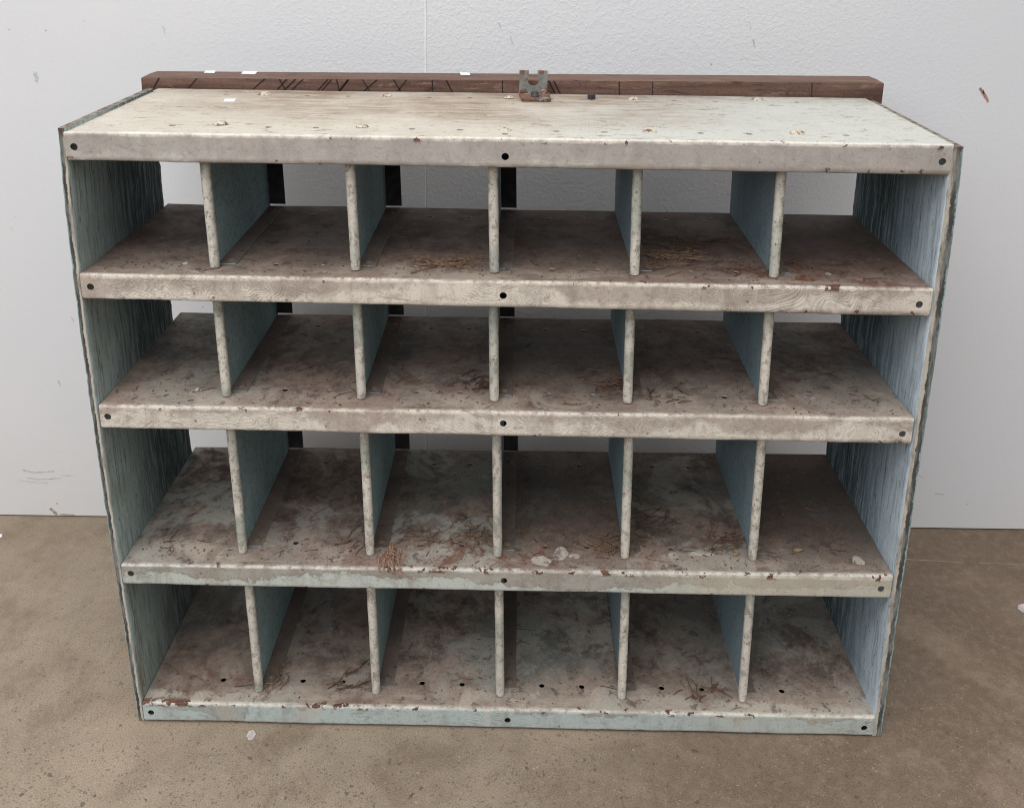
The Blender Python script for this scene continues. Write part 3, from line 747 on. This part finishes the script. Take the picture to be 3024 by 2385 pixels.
# timber rail behind the top edge
def rail_z(x): return 1.2625 + 0.0115*(x+.052)/1.57
bm = bmesh.new(); rings = []; NR = 120
def rail_ring(t):
    x = -.056 + (1.524+.056)*t; zt = rail_z(x)
    j = .0009*mnoise.noise(Vector((x*14, 1, 1))) + .0006*mnoise.noise(Vector((x*60, 2, 7)))
    yf = .4500 + j; yb = .5380 + j; b = .0035 + .002*max(0, mnoise.noise(Vector((x*22, 5, 5))))
    return [(x, yf, zt-.060), (x, yf - .0004, zt-.030), (x, yf, zt-b), (x, yf+b*.35, zt-b*.3), (x, yf+b, zt + j*.4), (x, (yf+yb)/2, zt + .001), (x, yb-.003, zt), (x, yb, zt-.003), (x, yb, zt-.060)]
for k in range(NR+1):
    t = k/NR; pts = rail_ring(t)
    e = 0.0
    if k in (0, NR):
        cx = sum(p[1] for p in pts)/len(pts); cz = pts[0][2]*.5 + pts[5][2]*.5
        pts = [(p[0], cx+(p[1]-cx)*.965, cz+(p[2]-cz)*.93) for p in pts]
    elif k == 1: pts = [(-.056+.004, p[1], p[2]) for p in pts]
    elif k == NR-1: pts = [(1.524-.004, p[1], p[2]) for p in pts]
    rings.append([bm.verts.new(p) for p in pts])
n = len(rings[0])
for a, b in zip(rings, rings[1:]):
    for j in range(n): bm.faces.new((a[j], a[(j+1) % n], b[(j+1) % n], b[j]))
bm.faces.new(rings[0][::-1]); bm.faces.new(rings[-1])
bmesh.ops.recalc_face_normals(bm, faces=bm.faces)
# saw marks on the front face: shallow dark kerfs
SAW = [(-.017, -.031, .0022), (.064, .043, .0022), (.209, .182, .003), (.241, .253, .002), (.256, .234, .0022), (.275, .249, .0024), (.291, .265, .0024),
       (.344, .321, .0024), (.352, .330, .0022), (.363, .368, .002), (.388, .367, .0042), (.418, .434, .002), (.389, .370, .002), (.449, .420, .0032),
       (.485, .500, .0026), (.512, .492, .0026), (.567, .567, .0022), (.597, .610, .0026), (.716, .717, .0018), (.815, .829, .003), (.826, .840, .0026), (.964, .966, .0018), (1.035, 1.036, .0014), (1.372, 1.374, .0014)]
for (xa, xb, wd) in SAW:
    za = rail_z(xa) - .0020; zb_ = rail_z(xb) - .040
    xb2 = xa + (xb-xa)*(za-zb_)/max(.02, (za - 1.239))
    y = .4488
    fr = [bm.verts.new(p) for p in ((xb2-wd/2, y, zb_), (xb2+wd/2, y, zb_), (xa+wd*.6, y, za), (xa-wd*.6, y, za))]
    bk = [bm.verts.new((p.co.x, p.co.y+.003, p.co.z)) for p in fr]
    fs = [bm.faces.new(fr)] + [bm.faces.new((fr[k], bk[k], bk[(k+1) % 4], fr[(k+1) % 4])) for k in range(4)]
    for f in fs: f.material_index = 1
rail = part('timber_rail', bm, [MRAIL, MSAW], smooth=35, origin=(.73, .49, 1.24))
for q in ([(.061, .508), (.085, .506), (.078, .536), (.056, .537)], [(.146, .497), (.177, .494), (.173, .533), (.141, .533)], [(.624, .503), (.645, .502), (.641, .535), (.620, .536)]):
    bm = bmesh.new(); label_quad(bm, [(a, b, rail_z(a)+.0012) for a, b in q])
    part('paper_label', bm, MPAPER, rail, origin=(q[0][0], q[0][1], rail_z(q[0][0])))

# welded U bracket
zt = 1.2414
bm = bmesh.new()
def prism(bm, poly, y0, y1, lean=0.0):      # poly in (x, z)
    a = [bm.verts.new((x, y0 + lean*(z-zt), z)) for x, z in poly]; b = [bm.verts.new((x, y1 + lean*(z-zt), z)) for x, z in poly]
    f = bm.faces.new(a); g = bm.faces.new(b[::-1]); bm.normal_update()
    for k in range(len(poly)): bm.faces.new((a[k], b[k], b[(k+1) % len(poly)], a[(k+1) % len(poly)]))
    bmesh.ops.triangulate(bm, faces=[f, g])
cx = .7815; rs = .0112
poly = [(.7520, zt+.004), (.7525, zt+.030), (.7520, 1.2935), (.7722, 1.2938), (.7716, 1.280), (cx-rs, 1.272)]
for k in range(1, 10):
    a = math.pi + math.pi*k/10; poly.append((cx + rs*math.cos(a), 1.2715 + rs*.95*math.sin(a)))
poly += [(cx+rs, 1.272), (.7905, 1.280), (.7900, 1.2938), (.8110, 1.2932), (.8105, zt+.030), (.8115, zt+.004)]
prism(bm, poly, .4105, .4185, lean=0.05)
bmesh.ops.recalc_face_normals(bm, faces=bm.faces)
br = part('support_bracket', bm, MRUST2, origin=(.78, .40, zt))
bm = bmesh.new()
v = [bm.verts.new(p) for p in ((.758, .340, zt+.0008), (.8172, .343, zt+.0008), (.8155, .419, zt+.0008), (.7515, .418, zt+.0008), (.758, .340, zt+.0062), (.8172, .343, zt+.0062), (.8155, .419, zt+.0062), (.7515, .418, zt+.0062))]
for q in ((3,2,1,0),(4,5,6,7),(0,1,5,4),(1,2,6,5),(2,3,7,6),(3,0,4,7)): bm.faces.new([v[k] for k in q])
bmesh.ops.bevel(bm, geom=bm.edges[:], offset=.0012, segments=2, affect='EDGES')
part('base_plate', bm, MRUST, br, origin=(.78, .38, zt))
for bx in (.762, .803):
    bm = bmesh.new()
    bmesh.ops.create_icosphere(bm, subdivisions=2, radius=1.0, matrix=Matrix.Translation((bx, .409, zt+.0085)) @ Matrix.Diagonal((.0085, .006, .0065, 1)))
    for vv in bm.verts: vv.co += Vector((0, 0, .0012*mnoise.noise(vv.co*260)))
    part('weld_bead', bm, MRUST, br, smooth=60, origin=(bx, .40, zt))
for yy in (.398, .366):
    bm = bmesh.new(); lathe(bm, [(.0082, .0060), (.0082, .0095), (.0068, .0108), (0, .0112)], .785, yy, zt, 14)
    part('rivet', bm, MHEX, br, smooth=50, origin=(.785, yy, zt))

# chalky droppings / flaking paint stuck to the fourth shelf
for k, (x, y, rx, ry) in enumerate([(.811, .030, .020, .016), (.849, .054, .019, .017), (.878, .047, .010, .007), (1.436, .046, .012, .014), (1.130, .060, .022, .008), (1.075, .052, .010, .010)]):
    bm = bmesh.new(); blob(bm, x, y, shelf_z(3, x)+.0003, rx, ry, .0009, 18, .45, 70+k)
    part('paint_flake', bm, MFLAKE, shelves[3], origin=(x, y, shelf_z(3, x)))

# ------------------------------------------------------------------ loose things
def sprig(bm, x, y, z, ang, length, r, rnd, lift=0.004, sub=3):
    k = 5; pts = []; a = ang; px, py, pz = x, y, z
    for j in range(k+1):
        pts.append((px, py, pz)); a += rnd.uniform(-.35, .35)
        px += math.cos(a)*length/k; py += math.sin(a)*length/k; pz = z + lift*math.sin(math.pi*(j+1)/(k+1))*rnd.uniform(.3, 1)
    tube(bm, pts, r, 5, .55)
    for s in range(sub):
        q = pts[rnd.randint(1, k-1)]; a2 = ang + rnd.choice((-1, 1))*rnd.uniform(.3, .7); L = length*rnd.uniform(.25, .5); pp = [q]
        for j in range(1, 4):
            a2 += rnd.uniform(-.2, .2); pp.append((pp[-1][0]+math.cos(a2)*L/3, pp[-1][1]+math.sin(a2)*L/3, q[2]+rnd.uniform(-.001, .002)*j*.5+.0006))
        tube(bm, pp, r*.75, 4, .5)
def clump(i, x, y, n, sx, sy, mat, label, ang0=None, length=.045, r=.00085, seed=1):
    r *= 1.2; n = int(n*1.25)
    rnd = random.Random(seed); bm = bmesh.new(); z0 = shelf_z(i, x)
    for k in range(n):
        xx = x + rnd.gauss(0, sx); yy = max(.010, y + rnd.gauss(0, sy))
        a = rnd.uniform(0, 2*math.pi) if ang0 is None else ang0 + rnd.gauss(0, .55) + (math.pi if rnd.random() < .3 else 0)
        sprig(bm, xx, yy, z0 + .0012 + rnd.random()*.0055*math.exp(-((xx-x)/sx)**2), a, length*rnd.uniform(.45, 1.15), r*rnd.uniform(.75, 1.2), rnd, sub=rnd.randint(0, 3))
    for vv in bm.verts:
        if vv.co.z < z0 + .0012 and vv.co.y > .006: vv.co.z = z0 + .0012
        vv.co.y = max(vv.co.y, .006)
    c = Vector((x, y, z0))
    for vv in bm.verts: vv.co -= c
    o = link('twig_clump', bm, mat, None, 60); o.location = c
    tag(o, label, 'dry twigs', 'clumps of dry twigs on the shelves')
    return o
clump(1, .615, .080, 26, .026, .016, MTW[0], 'brown twig heap on second shelf, in the third compartment of the top row', .1, .055, .0009, 3)
clump(1, 1.075, .215, 22, .030, .022, MTW[1], 'dark spread of fine twigs furthest back on second shelf, fifth compartment of the top row', .0, .07, .0008, 4)
clump(1, 1.050, .138, 24, .032, .014, MTW[0], 'curved fan of brown twigs in the middle of the fifth compartment of the top row', .1, .065, .0009, 5)
clump(1, .995, .085, 14, .022, .012, MTW[3], 'thin reddish twigs just right of the fourth divider in the top row', .2, .04, .0008, 6)
clump(1, 1.150, .078, 14, .030, .014, MTW[3], 'rusty red twigs left of the fifth divider in the top row', .1, .045, .0008, 7)
clump(1, 1.285, .110, 14, .034, .022, MTW[1], 'dark wispy twigs in the rightmost compartment of the top row', .3, .05, .0007, 8)
clump(2, .685, .112, 20, .018, .020, MTW[1], 'dark twig tangle left of the middle divider in the second row', None, .04, .0009, 9)
clump(2, .938, .118, 26, .020, .022, MTW[3], 'dense red brown twig tangle left of the fourth divider in the second row', .1, .04, .0009, 10)
clump(2, 1.045, .070, 7, .028, .018, MTW[1], 'few forked twigs right of the fourth divider in the second row', .8, .05, .0009, 11)
clump(3, .450, .082, 10, .016, .024, MTW[3], 'forked red brown twigs touching the second divider of the third row', 1.2, .05, .0009, 12)
clump(3, .560, .085, 8, .026, .014, MTW[0], 'open branched twigs right of the second divider in the third row', .2, .055, .001, 13)
clump(3, .670, .100, 26, .020, .024, MTW[0], 'brown fan of twigs left of the middle divider in the third row', None, .045, .001, 14)
clump(3, .950, .075, 18, .014, .028, MTW[0], 'tan twigs around the foot of the fourth divider in the third row', None, .04, .001, 15)
clump(3, 1.180, .098, 26, .024, .022, MTW[3], 'tangled reddish twigs left of the fifth divider in the third row', .3, .045, .0009, 16)
clump(3, 1.035, .190, 14, .024, .040, MTW[1], 'dark sparse twigs deep in the fifth compartment of the third row', .5, .06, .0008, 17)
clump(4, 1.155, .050, 9, .030, .012, MTW[3], 'pinkish brown twigs left of the fifth divider on the bottom shelf', .3, .05, .0011, 18)
clump(4, .405, .078, 7, .018, .022, MTW[1], 'dark forked sprig left of the second divider on the bottom shelf', .7, .06, .0010, 19)
clump(4, .262, .085, 12, .008, .030, MTW[0], 'twigs caught along the foot of the first divider on the bottom shelf', 1.4, .04, .0008, 20)
# pale sprig that hangs over the lip of the fourth shelf
rnd = random.Random(77); bm = bmesh.new(); z0 = shelf_z(3, .515)
for k in range(20):
    x0 = .505 + rnd.gauss(0, .010); y0 = .062 + rnd.uniform(-.012, .015); xe = .520 + rnd.gauss(0, .020)
    over = rnd.random() < .5; ye = -.0035 if over else rnd.uniform(.004, .018)
    pts = [(x0, y0, z0+.0015+rnd.random()*.004)]
    for j in range(1, 4):
        t = j/4; pts.append((x0+(xe-x0)*t + .008*math.sin(math.pi*t)*rnd.uniform(-1, 1), y0+(max(ye, .004)-y0)*t, z0+.003+rnd.random()*.006))
    pts.append((xe, ye if over else max(ye, .006), z0+.0025))
    if over:
        pts.append((xe+rnd.uniform(-.004, .008), -.0042, z0-.008)); 
        if rnd.random() < .5: pts.append((xe+rnd.uniform(.0, .018), -.0035, z0-rnd.uniform(.012, .020)))
    tube(bm, pts, .0010*rnd.uniform(.8, 1.25), 5, .6)
tube(bm, [(.52, .012, z0+.003), (.527, -.003, z0+.001), (.538, -.0045, z0-.008), (.552, -.004, z0-.016), (.566, -.0035, z0-.020)], .0012, 5, .8)
c = Vector((.515, .03, z0))
for vv in bm.verts: vv.co -= c
o = link('twig_clump', bm, MTW[2], None, 60); o.location = c
tag(o, 'pale pinkish sprig hanging over the front lip of the fourth shelf', 'dry twigs', 'clumps of dry twigs on the shelves')

# fine litter on all inner shelves
rnd = random.Random(21); bm = bmesh.new()
for k in range(520):
    i = rnd.choice((1, 1, 2, 2, 3, 3, 3, 4)); x = rnd.uniform(.02, 1.46); y = .018 + abs(rnd.gauss(0, .11))
    if y > .42: continue
    if any(abs(x-(DX[i-1][c]+.002)) < .012 for c in range(5)): continue
    fl = any(-.002 < x-DX[i-1][c] < .040 for c in range(5))
    z = shelf_z(i, x) + (.0042 if fl else .0012); a = rnd.gauss(0, .7); L = rnd.uniform(.003, .014) if rnd.random() < .85 else rnd.uniform(.02, .045)
    pts = [(x, y, z)]
    for j in range(3):
        a += rnd.uniform(-.4, .4); pts.append((pts[-1][0]+math.cos(a)*L/3, max(.012, pts[-1][1]+math.sin(a)*L/3), z + rnd.uniform(0, .0012)))
    before = len(bm.faces); tube(bm, pts, rnd.uniform(.0005, .0010), 4, .6); bm.faces.ensure_lookup_table()
    mi = rnd.choice((0, 1, 1, 3))
    for f in bm.faces[before:]: f.material_index = mi
for k in range(700):
    i = rnd.choice((1, 1, 2, 2, 3, 3, 4)); x = rnd.uniform(.01, 1.47); y = .012 + abs(rnd.gauss(0, .09))
    if y > .42 or any(-.012 < x-DX[i-1][c] < .040 for c in range(5)): continue
    z = shelf_z(i, x) + .0006; q = rnd.uniform(.0007, .0022); before = len(bm.faces)
    bmesh.ops.create_icosphere(bm, subdivisions=1, radius=1.0, matrix=Matrix.Translation((x, y, z)) @ Matrix.Rotation(rnd.uniform(0, 3), 4, 'Z') @ Matrix.Diagonal((q*rnd.uniform(1, 2), q, .0010, 1)))
    bm.faces.ensure_lookup_table(); mi = rnd.choice((1, 1, 1, 3, 0))
    for f in bm.faces[before:]: f.material_index = mi
tag(link('needle_litter', bm, MTW), 'fine brown needles and crumbs scattered over the inner shelves', 'litter', kind='stuff')
def leaf(x, y, i, L, W, ang, mat, label):
    bm = bmesh.new(); n = 7; up = []; dn = []
    for k in range(n):
        t = k/(n-1); wd = W*math.sin(math.pi*min(1, t*1.02+.02))**.8 * .5; zz = .0016 + .0016*math.sin(math.pi*t)
        for lst, s in ((up, 1), (dn, -1)): lst.append(bm.verts.new(((t-.5)*L, s*max(wd, .0003), zz + .0012)))
        mid = bm.verts.new(((t-.5)*L, 0, zz))
        up[-1].co.z += .0004
        if k:
            bm.faces.new((pm, mid, up[-1], up[-2])); bm.faces.new((mid, pm, dn[-2], dn[-1]))
        pm = mid
    o = link('dry_leaf', bm, mat, None, 70); o.location = (x, y, shelf_z(i, x)+.0008); o.rotation_euler = (0, 0, ang)
    s = o.modifiers.new('thick', 'SOLIDIFY'); s.thickness = .0004
    tag(o, label, 'leaf')
leaf(1.327, .072, 3, .020, .010, .1, MLEAF, 'oval tan leaf lying in the rightmost compartment of the third row')
leaf(1.200, .056, 3, .016, .006, .5, simple('orange_leaf', sr(190, 140, 80), sr(166, 116, 62), 60), 'small orange leaf left of the fifth divider in the third row')

def scrap(x, y, rx, ry, rot, label, seed, mat=MPAPER, n=9):
    bm = bmesh.new(); blob(bm, 0, 0, .0006, rx, ry, .0008, n, .35, seed)
    for vv in bm.verts: vv.co.z += .0012*abs(math.sin(vv.co.x*150 + seed))
    o = link('paper_scrap', bm, mat); o.location = (x, y, 0); o.rotation_euler = (0, 0, rot)
    tag(o, label, 'paper scrap')
MSCR = simple('dirty_white_paper', sr(196, 187, 184), sr(170, 160, 156), 60, 0.7)
scrap(.229, -.028, .0105, .0150, .3, 'crumpled white paper scrap on the floor just in front of the nesting box', 3, MSCR, 6)
scrap(2.012, .395, .022, .018, .2, 'grey white paper scrap on the floor near the right edge of the photo', 5, MSCR)
scrap(1.935, .228, .012, .008, .2, 'small bluish white scrap on the floor nearest the right edge, below the larger one', 6, MSCR, 6)
scrap(-.622, .603, .010, .012, .0, 'tiny white scrap on the floor by the wall at the left edge', 8, MPAPER, 6)
for ob in COL.objects:
    if '_org' in ob: del ob['_org']
